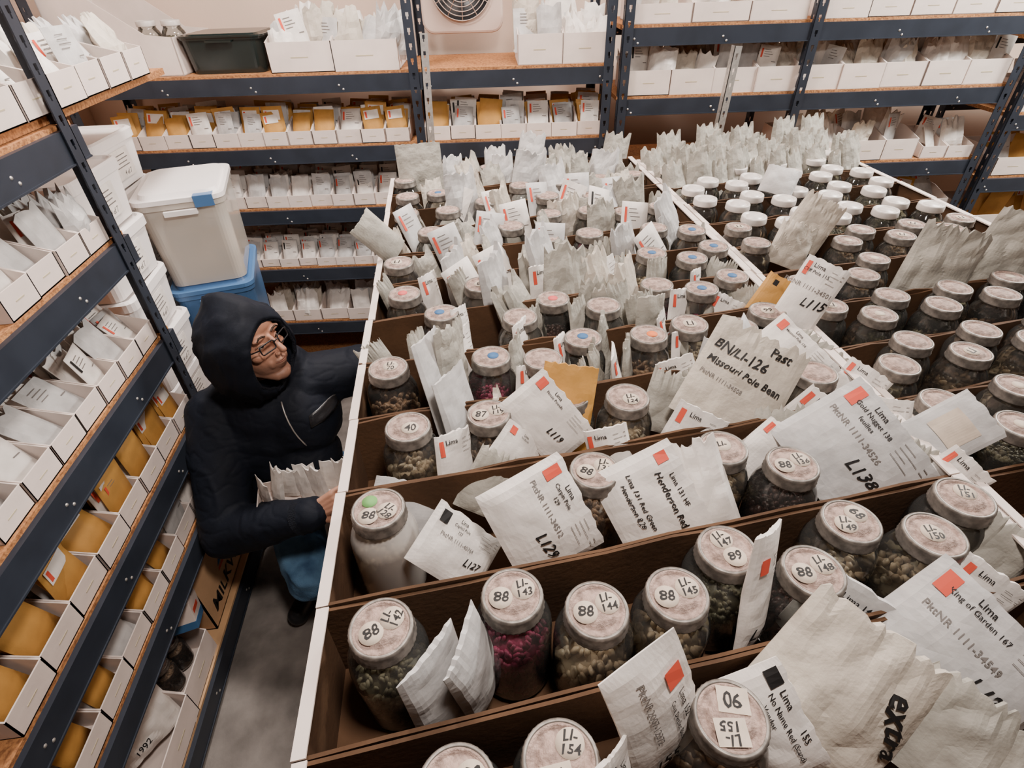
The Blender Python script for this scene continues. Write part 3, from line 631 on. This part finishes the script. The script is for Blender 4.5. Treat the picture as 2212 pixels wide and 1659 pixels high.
bx=ob('magazine_box',None,BF@T(-1.46,.02,1.461),label='large white cardboard box with sloping cut-away sides',cat='cardboard box')
b=MB(); t=.004; w,d=.45,.36
b.box(0,w,0,d,0,t); b.box(0,t,0,d,0,.36); b.box(w-t,w,0,d,0,.13)
for y in (0,d-t):
    vs=[(0,y,0),(w,y,0),(w,y,.13),(w*.78,y,.14),(w*.10,y,.36),(0,y,.36)]; vs+=[(a,y+t,c) for a,_,c in vs]
    b.add(vs,[(0,1,2,3,4,5),(11,10,9,8,7,6)]+[(i,i+6,(i+1)%6+6,(i+1)%6) for i in range(6)])
ob('box_body',b.mesh('box_body',[WHITEC]),None,bx)
for x in (.26,.36):
    M=BF@T(-1.44+x,.2,1.467)
    r=ob('mason_jar',None,M,label='glass jar with white lid inside a white box',cat='jar',group='jars on the top back shelf')
    ob('glass_body',G_BODY,None,r); ob('seeds',SEED['oliveh'],None,r); ob('screw_band',J_BANDW,None,r); ob('lid_disc',J_LIDW,None,r)
CONT=mat('brown_contents',(.62,.44,.26),.8,var=.5,vscale=14)
tz=0
for i,(bm_,lm,h,lb) in enumerate([(PLASW,PLASW,.29,'white plastic storage tub at the bottom of a stack'),(PLASW,PLASW,.29,'white plastic storage tub in a stack'),(TUBB,TUBB,.32,'blue plastic storage tub under a clear tub'),(TUBC,PLASW,.32,'milky clear storage tub with white lid and blue tape')]):
    tub(T(-.915,2.06,tz)@RZ(12),.27,.36,h,bm_,lm,lb,tape=(i==3),contents=CONT if i==3 else None); tz+=h+.002
def wbox(M,seed):
    r=ob('white_storage_box',None,M,label='white plastic box with lid and paper label in a stack',cat='storage box',group='stack of white boxes in the corner')
    b=MB(); pts=rrect(.29,.30,.03,4); n=len(pts)
    def loft(lv,cap):
        vs=[]
        for z,s in lv: vs+=[(x*s,y*s,z) for x,y in pts]
        fs=[tuple(reversed(range(n)))]+([tuple(range((len(lv)-1)*n,len(lv)*n))] if cap else [])
        for q in range(len(lv)-1):
            for i in range(n): fs.append((q*n+i,q*n+(i+1)%n,(q+1)*n+(i+1)%n,(q+1)*n+i))
        return vs,fs
    b.add(*loft([(0,.93),(.135,1.0)],True)); ob('box_body',b.mesh('box_body',[PLASW]),None,r)
    b=MB(); b.add(*loft([(.136,1.04),(.162,1.04),(.168,1.0),(.168,.96),(.160,.94)],True)); ob('box_lid',b.mesh('box_lid',[PLASW]),None,r)
    for M2,dd in ((Matrix.Identity(4),0),(RZ(90),-.005)):
        b=MB(); b.box(-.06,.06,-.1525-dd,-.151-dd,.03,.12,0,M2)
        for q in range(4): b.box(-.045,.04-.01*(q%2),-.153-dd,-.1525-dd,.065+.012*q,.068+.012*q,1,M2)
        v,f=text('4 of 7',.02,.2,True); b.add([(x+.01,-.1531-dd,y+.045) for x,y in v],f,1,M2)
        ob('box_label',b.mesh('box_label',[PAPER,GREY]),None,r)
for k in range(8): wbox(T(-1.12+U(-.008,.008),1.70+U(-.008,.008),.171*k)@RZ(U(-3,3)),k)
for k in range(8): wbox(T(-1.26+U(-.005,.005),2.12+U(-.008,.008),.171*k)@RZ(U(-3,3)),k+9)
# ------------------------------------------------------------ low shelf items
r=ob('cardboard_shipping_box',None,T(-.878,1.24,.1005),label='brown cardboard box handwritten MILKWEED on the lowest shelf',cat='cardboard box')
b=MB(); t=.005; w,d,h=.28,.41,.25
b.box(-w,0,-d/2,d/2,0,t);b.box(-w,-w+t,-d/2,d/2,0,h);b.box(-t,0,-d/2,d/2,0,h);b.box(-w,0,-d/2,-d/2+t,0,h);b.box(-w,0,d/2-t,d/2,0,h);b.box(-w,0,-d/2,d/2,h,h+t)
v,f=text('MILKWEED',.072,.05,True); b.add([(.001,x+.01,y+.058) for x,y in v],f,1)
b.add([(.001,-.06,.13),(.001,.01,.195),(.001,.07,.19),(.001,.03,.155),(.001,.0,.13)],[(0,4,3,2,1)],2)
b.add([(.001,-.065,.112),(.001,.04,.112),(.001,.05,.122),(.001,-.06,.122)],[(0,1,2,3)],3)
b.add([(.001,.018,.13),(.001,.065,.13),(.001,.075,.175),(.001,.035,.15)],[(0,1,2,3)],3)
ob('box_body',b.mesh('box_body',[KRAFTL,INK,BLUE,RED]),None,r)
fill(ML,.60,.98,.10,.19,.32,.10,.17,[P_],0,'boxes on the lowest shelf',tlabel='white cardboard box on the lowest aisle shelf')
tp(-.95,.72,.24,.17,.20,60,25,4,'bag',marks=[Tx('1992',.022,-.03,.03,10)],seed=50,label='large white paper bag handwritten 1992 in a box',name='paper_bag',mats=[PAPER,INK,GREY,RED])
for (y,zz) in ((.86,.12),(.93,.12)):
    M=T(-.95,y,zz); r=ob('mason_jar',None,M@SC(.8,.8,.7),label='small glass jar in a white box',cat='jar',group='jars on the lowest shelf')
    ob('glass_body',G_BODY,None,r); ob('seeds',SEED['tanh'],None,r); ob('screw_band',J_BAND,None,r); ob('lid_disc',J_LID,None,r)
r=ob('mailing_carton',None,T(-.91,.97,.25)@RZ(15)@RX(-20),label='small white and blue printed mailing carton',cat='cardboard box')
b=MB(); b.box(-.05,.05,-.04,.04,0,.09); b.box(-.051,.051,-.0405,.0405,.0,.025,1); b.box(.0502,.051,-.03,.02,.045,.06,2)
bev(ob('carton_body',b.mesh('carton',[WHITEC,BLUE,RED]),None,r),.002)
# ------------------------------------------------------------ person
class Blob(MB):
    def ball(s,p,r,M=None,rot=None):
        if not isinstance(r,(tuple,list)): r=(r,r,r)
        m=T(*p)@(rot or Matrix.Identity(4))@SC(*r); s.add(IC3[0],IC3[1],0,(M@m) if M else m,True)
    def cap(s,a,b,r0,r1,M=None,n=None):
        a,b=Vector(a),Vector(b); n=n or max(3,int((b-a).length/(min(r0,r1)*.35))+2)
        for i in range(n):
            t=i/(n-1); s.ball(a.lerp(b,t),r0+(r1-r0)*t,M)
def remesh(o,v,it=6,f=.5):
    m=o.modifiers.new('remesh','REMESH'); m.mode='VOXEL'; m.voxel_size=v; m.use_smooth_shade=True
    m=o.modifiers.new('smooth','SMOOTH'); m.iterations=it; m.factor=f
def bake(o):
    dg=bpy.context.evaluated_depsgraph_get(); me=bpy.data.meshes.new_from_object(o.evaluated_get(dg)); mt=list(o.data.materials)
    o.modifiers.clear(); o.data=me
    if not me.materials:
        for m in mt: me.materials.append(m)
    for p in me.polygons: p.use_smooth=True
def crease(p,f,sd,w=.07):
    n=noise.noise(Vector((p.x*f[0]+sd,p.y*f[1],p.z*f[2])))
    return math.exp(-(n/w)**2)
def fold(me,amp,f1=(4,4,9),f2=(9,9,5)):
    nr=[v.normal.copy() for v in me.vertices]
    for v,n in zip(me.vertices,nr):
        p=v.co; w=Vector((noise.noise(p*7),noise.noise(p*7+Vector((9,0,0))),noise.noise(p*7+Vector((0,9,0)))))*.03
        q=p+w; m=max(0,noise.noise(p*5+Vector((3,3,3)))*2)
        v.co=p+n*(amp*(.8*noise.noise(q*9)+.9*crease(q,f1,0,.16)*m+.5*crease(q,f2,5,.12)*max(0,.6-m)-.2*crease(q,(22,22,30),8,.1)))
    me.update()
HC=Vector((-.585,1.350,.968))
HM=T(*HC)@RZ(-90-26)@RX(12)@RY(2)
Rsh,Rel,Rwr=Vector((-.77,1.37,.72)),Vector((-.76,1.13,.455)),Vector((-.475,1.06,.575))
Lsh,Lel,Lwr=Vector((-.46,1.44,.77)),Vector((-.27,1.50,.76)),Vector((-.27,1.27,.64))
Rhip,Rkn,Ran=Vector((-.68,1.42,.30)),Vector((-.545,1.07,.27)),Vector((-.60,1.22,.09))
Lhip,Lkn,Lan=Vector((-.52,1.44,.30)),Vector((-.36,1.16,.42)),Vector((-.37,1.26,.09))
bd=Blob()
bd.ball((0,-.012,.03),(.076,.094,.088),HM); bd.ball((0,.018,-.035),(.056,.066,.07),HM)
bd.ball((0,.060,-.092),(.024,.020,.018),HM)
bd.cap((-.044,.0,-.055),(-.018,.055,-.090),.018,.015,HM); bd.cap((.044,.0,-.055),(.018,.055,-.090),.018,.015,HM)
for s in(-1,1):
    bd.ball((s*.028,.074,.037),(.024,.012,.008),HM)
    bd.ball((s*.041,.052,-.012),(.019,.020,.016),HM); bd.ball((s*.0105,.093,-.022),(.0070,.0085,.0065),HM)
    bd.ball((s*.022,.066,-.045),(.016,.013,.018),HM); bd.ball((s*.077,-.005,.0),(.008,.017,.028),HM)
bd.cap((0,.082,.028),(0,.108,-.014),.0065,.0095,HM)
bd.ball((0,.074,-.050),(.022,.012,.020),HM)
bd.ball((0,.083,-.0435),(.019,.008,.0045),HM); bd.ball((0,.081,-.0535),(.016,.008,.0055),HM)
bd.ball((0,.053,.058),(.055,.03,.03),HM)
nk=Vector((-.60,1.41,.84))
bd.cap(nk,HM@Vector((0,-.02,-.06)),.058,.055)
bd.cap((-.60,1.42,.72),(-.60,1.43,.38),.12,.13); bd.cap((-.70,1.40,.74),(-.50,1.44,.77),.06,.06)
for a,b_,c in((Rsh,Rel,Rwr),(Lsh,Lel,Lwr)): bd.cap(a,b_,.05,.04); bd.cap(b_,c,.04,.028)
for a,b_,c in((Rhip,Rkn,Ran),(Lhip,Lkn,Lan)): bd.cap(a,b_,.075,.055); bd.cap(b_,c,.05,.035); bd.ball(a,.09)
def hand(w,d,side,up,curl):
    d=Vector(d).normalized(); up=Vector(up).normalized(); sd=d.cross(up).normalized()
    w=Vector(w)
    for k in(-1.2,-.4,.4,1.2): bd.cap(w+sd*k*.011,w+d*.085+sd*k*.017,.013,.0115)
    for i,(k,L) in enumerate(((-1.5,.070),(-.5,.078),(.5,.073),(1.5,.058))):
        p=w+d*.088+sd*k*.0165; q=d.copy()
        for sgm,rr in((.45,.0085),(.32,.0078),(.23,.007)):
            q=(q-up*curl).normalized(); p2=p+q*L*sgm; bd.cap(p,p2,rr,rr*.93,n=6); p=p2
    s=side; p=w+d*.03+sd*s*.026; p2=p+(d*.6+sd*s*.6-up*.35).normalized()*.035; p3=p2+(d-up*.5).normalized()*.028
    bd.cap(p,p2,.0125,.0105); bd.cap(p2,p3,.0100,.0085)
hand(Rwr,(Vector((-.36,1.075,.63))-Rwr),1,(.0,-.75,.6),.55)
hand(Lwr,(-.25,-1,-.1),-1,(.2,0,1),.5)
person=ob('person',bd.mesh('body',[SKIN]),None,label='crouching person in hooded navy parka, jeans and glasses',cat='person')
remesh(person,.0028,5); bake(person)
HI=HM.inverted(); ca=person.data.attributes.new('stubble','FLOAT','POINT')
vals=[]
for v in person.data.vertices:
    q=HI@v.co; s=0
    if abs(q.x)<.09 and -.13<q.z<0 and q.y>-.02:
        s=max(0,min(1,(-.024-q.z)/.025))*.58
        if q.y>.097 and q.z>-.034: s*=.2
    vals.append(s)
ca.data.foreach_set('value',vals)
pk=Blob()
pk.cap((-.62,1.42,.70),(-.63,1.40,.36),.152,.175); pk.cap((-.720,1.40,.725),(-.49,1.43,.76),.094,.092)
pk.ball((-.53,1.38,.68),(.13,.12,.13)); pk.ball((-.68,1.37,.60),(.13,.12,.16)); pk.ball((-.55,1.35,.52),.12)
pk.cap(Rsh,Rel,.088,.076); pk.cap(Rel,Rwr,.075,.052); pk.cap(Lsh,Lel,.086,.074); pk.cap(Lel,Lwr,.068,.048)
pk.cap((-.62,1.43,.79),(-.60,1.40,.86),.100,.092); pk.cap((-.66,1.46,.83),(-.56,1.44,.82),.090,.09)
pko=ob('parka',pk.mesh('parka',[NAVY]),None,person,label='navy nylon hooded parka')
remesh(pko,.0055,20); bake(pko); fold(pko.data,.0085)
bvh=BVHTree.FromPolygons([v.co for v in pko.data.vertices],[tuple(p.vertices) for p in pko.data.polygons])
def proj(x,z,off=.002,y0=.6):
    h=bvh.ray_cast(Vector((x,y0,z)),Vector((0,1,0)))
    return (h[0]+h[1]*off,h[1]) if h[0] else (Vector((x,1.25,z)),Vector((0,-1,0)))
hd=MB(); nA,nR=72,40; vs=[]
HOOD=HM@T(0,-.020,.0)
for j in range(nR+1):
    for i in range(nA):
        ph=2*math.pi*i/nA; sp=math.sin(ph)
        te=48-13*max(0,sp)+14*max(0,-sp)
        th=math.radians(180-(180-te)*j/nR)
        rx,ry,rz=.110,.132,.126
        cx=math.sin(th)*math.cos(ph); cz=math.sin(th)*math.sin(ph); cy=math.cos(th)
        d=Vector((cx,cy,cz))
        k=1+.06*noise.noise(d*2.2)+.02*noise.noise(d*5)+.045*crease(d+.15*Vector((noise.noise(d*3),noise.noise(d*3+Vector((5,0,0))),0)),(1.6,3.2,1.6),2,.12)
        fr=max(0,1-(nR-j)/5)
        k*=1-.06*fr*fr
        z=cz*rz*k; x=cx*rx*k; y=cy*ry*k
        if cz>0: z+=.034*cz*cz*max(0,1-abs(cx)*1.8)*(1-.6*max(0,cy))
        if cz<0: z*=1.32; x*=1+.22*(-cz); y=y*(1+.1*(-cz))-.02*(-cz)
        vs.append((x,y,z))
fs=[(j*nA+i,j*nA+(i+1)%nA,(j+1)*nA+(i+1)%nA,(j+1)*nA+i) for j in range(nR) for i in range(nA)]
hd.add(vs,fs,0,HOOD,True)
h=ob('hood',hd.mesh('hood',[NAVY,NAVYK]),None,person,label='raised navy hood')
m=h.modifiers.new('s','SOLIDIFY'); m.thickness=.006; m.offset=-1
rim=[Vector(v) for v in vs[nR*nA:(nR+1)*nA]]
b=MB(); b.tube([HOOD@(p*(.985+.012*noise.noise(p*60))) for p in rim],.0050,8,closed=True); ob('hood_rim',b.mesh('rim',[NAVYK]),None,person,label='fuzzy dark hood lining')
zp=[proj(-.545+.045*i/11,.79-.14*i/11,.001)[0] for i in range(12)]
b=MB(); b.tube(zp,.0022,6); ob('zipper',b.mesh('zipper',[ZINC]),None,person,label='metal zip')
def patch(x0,x1,z0,z1,nm,mt,off=.004,skew=0,n=6):
    b=MB(); vs=[]
    for j in range(n+1):
        for i in range(n+1):
            x=x0+(x1-x0)*i/n; z=z0+(z1-z0)*j/n+skew*i/n; vs.append(proj(x,z,off)[0])
    b.add(vs,[(j*(n+1)+i,j*(n+1)+i+1,(j+1)*(n+1)+i+1,(j+1)*(n+1)+i) for j in range(n) for i in range(n)],0,None,True)
    o=ob(nm,b.mesh(nm,[mt]),None,person); m=o.modifiers.new('s','SOLIDIFY'); m.thickness=.004; m.offset=0
LEA=mat('glossy_black_leather',(.012,.012,.014),.35,spec=.5,bump=.2,bscale=40)
patch(-.475,-.405,.71,.745,'pocket_flap',LEA,.004,.015)
b=MB(); dr=(Rwr-Rel).normalized(); b.tube([Rwr-dr*.03,Rwr-dr*.01,Rwr+dr*.012],[.053,.050,.040],16); ob('cuff',b.mesh('cuff',[NAVYK]),None,person)
jn=Blob()
for a,b_,c in((Rhip,Rkn,Ran),(Lhip,Lkn,Lan)): jn.cap(a,b_,.098,.074); jn.cap(b_,c+Vector((0,0,.02)),.072,.056); jn.ball(a,.12)
jo=ob('jeans',jn.mesh('jeans',[JEAN]),None,person,label='faded blue denim jeans'); remesh(jo,.006,8); bake(jo); fold(jo.data,.008,(8,8,16))
for an,yaw in((Ran,-20),(Lan,10)):
    bt=Blob(); M=T(an.x,an.y,0)@RZ(yaw); bt.cap((0,.06,.045),(0,-.14,.04),.043,.036,M); bt.cap((0,.03,.05),(0,.0,.12),.045,.045,M)
    bt.v=[(x,y,max(.001,z)) for x,y,z in bt.v]
    o=ob('boot',bt.mesh('boot',[BLACKP]),None,person,label='black leather boot'); remesh(o,.006,4); bake(o)
bv2=BVHTree.FromPolygons([v.co for v in person.data.vertices],[tuple(p.vertices) for p in person.data.polygons])
def fproj(x,z,off=.001):
    o_=HM@Vector((x,.25,z)); d_=(HM.to_3x3()@Vector((0,-1,0))).normalized(); h=bv2.ray_cast(o_,d_)
    return h[0]+h[1]*off if h[0] else HM@Vector((x,.08,z))
b=MB(); n1,n2=30,10; vs=[]
for j in range(n2+1):
    th=math.radians(j*8.8)
    for i in range(n1):
        ph=2*math.pi*i/n1; t=th*(1.0 if math.sin(ph)<.2 else .86)
        vs.append(HM@Vector((.081*math.sin(t)*math.cos(ph),-.016+.098*math.sin(t)*math.sin(ph),.032+.094*math.cos(t))))
b.add(vs,[(j*n1+i,j*n1+(i+1)%n1,(j+1)*n1+(i+1)%n1,(j+1)*n1+i) for j in range(n2) for i in range(n1)],0,None,True)
ob('hair',b.mesh('hair',[HAIR]),None,person,label='short dark brown hair under the hood')
for s in(-1,1):
    b=MB(); b.tube([fproj(s*x,z,.001) for x,z in((.013,.036),(.022,.040),(.033,.041),(.043,.036))],[.0024,.0030,.0028,.0015],8); ob('eyebrow',b.mesh('eyebrow',[HAIR]),None,person)
    c=fproj(s*.030,.014,-.0075); M=T(*c)@HM.to_3x3().to_4x4()@RZ(-8)
    b=MB(); b.lathe([(.0001,-.0115),(.006,-.0098),(.0098,-.006),(.0115,0),(.0105,.0045),(.0085,.0075),(.0058,.0098)],20,0,M@RX(-90),caps=False)
    b.lathe([(.0058,.0098),(.0030,.0110),(.0001,.0114)],16,1,M@RX(-90),caps=False)
    ob('eye',b.mesh('eye',[EYEW,IRIS]),None,person)
    b=MB(); b.tube([fproj(s*x,z,.0015) for x,z in((.017,.015),(.024,.0200),(.033,.0210),(.043,.015))],[.0018,.0030,.0030,.0016],8)
    ob('eyelid',b.mesh('eyelid',[SKIN]),None,person)
b=MB(); b.tube([fproj(x,-.0490+9*x*x,.0002) for x in(-.021,-.014,-.006,0,.006,.014,.021)],[.0006,.0014,.0018,.0016,.0018,.0014,.0006],8); ob('mouth',b.mesh('mouth',[LIPM]),None,person,label='closed smiling lips')
gl=ob('eyeglasses',None,HM,person,label='thin black rectangular eyeglasses')
b=MB()
def gy(x): return .1005-max(0,abs(x)-.012)*.25
for s in(-1,1):
    pts=[(s*.031+x,gy(s*.031+x),.012+z) for x,z in rrect(.044,.025,.006,4)]
    b.tube(pts,.0019,6,closed=True)
    b.tube([(s*.053,gy(.053),.017),(s*.070,.072,.017),(s*.080,.0,.014)],.0018,6)
b.tube([(-.010,.1005,.016),(0,.103,.018),(.010,.1005,.016)],.0018,6)
ob('glasses_frame',b.mesh('frame',[BLACKP]),None,gl)
TM=T(-.49,1.165,.555)@RZ(8)@RX(6)
b=MB(); w,d,h=.30,.11,.05
for a in((-w/2,w/2,-d/2,d/2,0,.003),(-w/2,w/2,-d/2,-d/2+.003,0,h),(-w/2,w/2,d/2-.003,d/2,0,h),(-w/2,-w/2+.003,-d/2,d/2,0,h),(w/2-.003,w/2,-d/2,d/2,0,h)): b.box(*a)
ob('cardboard_tray',b.mesh('held_tray',[WHITEC]),TM@T(0,0,-.03),label='white cardboard tray of packets held on the forearm',cat='cardboard tray')
for i in range(9):
    ob('seed_packet',PL[(i%2)*2],TM@T(-.13+.032*i,U(-.02,.02),-.015)@RZ(U(-60,-10))@RX(-U(0,20))@RY(U(-12,12))@SC(.8,.85,U(.85,1.0)),label='small white packet in the tray the person holds',cat='seed packet',group='packets in the held tray')
# ------------------------------------------------------------ lights
def area(loc,tgt,size,power,col):
    l=bpy.data.lights.new('light','AREA'); l.energy=power; l.size=size; l.color=col
    o=bpy.data.objects.new('area_light',l); C.objects.link(o); o.location=loc
    o.rotation_euler=(Vector(tgt)-Vector(loc)).to_track_quat('-Z','Y').to_euler(); return o
area((2.3,1.75,2.6),(1.0,1.2,1.0),.35,72,(1,.95,.90))
area((.6,2.1,2.68),(.6,2.35,1.0),.6,28,(1,.82,.72))
area((-.45,1.8,2.66),(-.6,1.7,0),.3,52,(1,.90,.84))
area((.25,.25,2.6),(-.9,1.0,.5),.25,32,(1,.89,.82))
area((3.2,1.7,2.4),(2.9,2.3,.8),.5,70,(1,.95,.88))
wd=bpy.data.worlds.new('world'); bpy.context.scene.world=wd; wd.use_nodes=True
wd.node_tree.nodes['Background'].inputs[0].default_value=(.8,.75,.7,1); wd.node_tree.nodes['Background'].inputs[1].default_value=.03
# ------------------------------------------------------------ camera
cd=bpy.data.cameras.new('camera'); cd.lens=1185/2212*36; cd.sensor_width=36; cd.clip_start=.02
co=bpy.data.objects.new('camera',cd); C.objects.link(co)
co.matrix_world=T(0,0,1.8)@RZ(-5.87)@RX(90-37.8)@RZ(-math.degrees(.03))
bpy.context.scene.camera=co
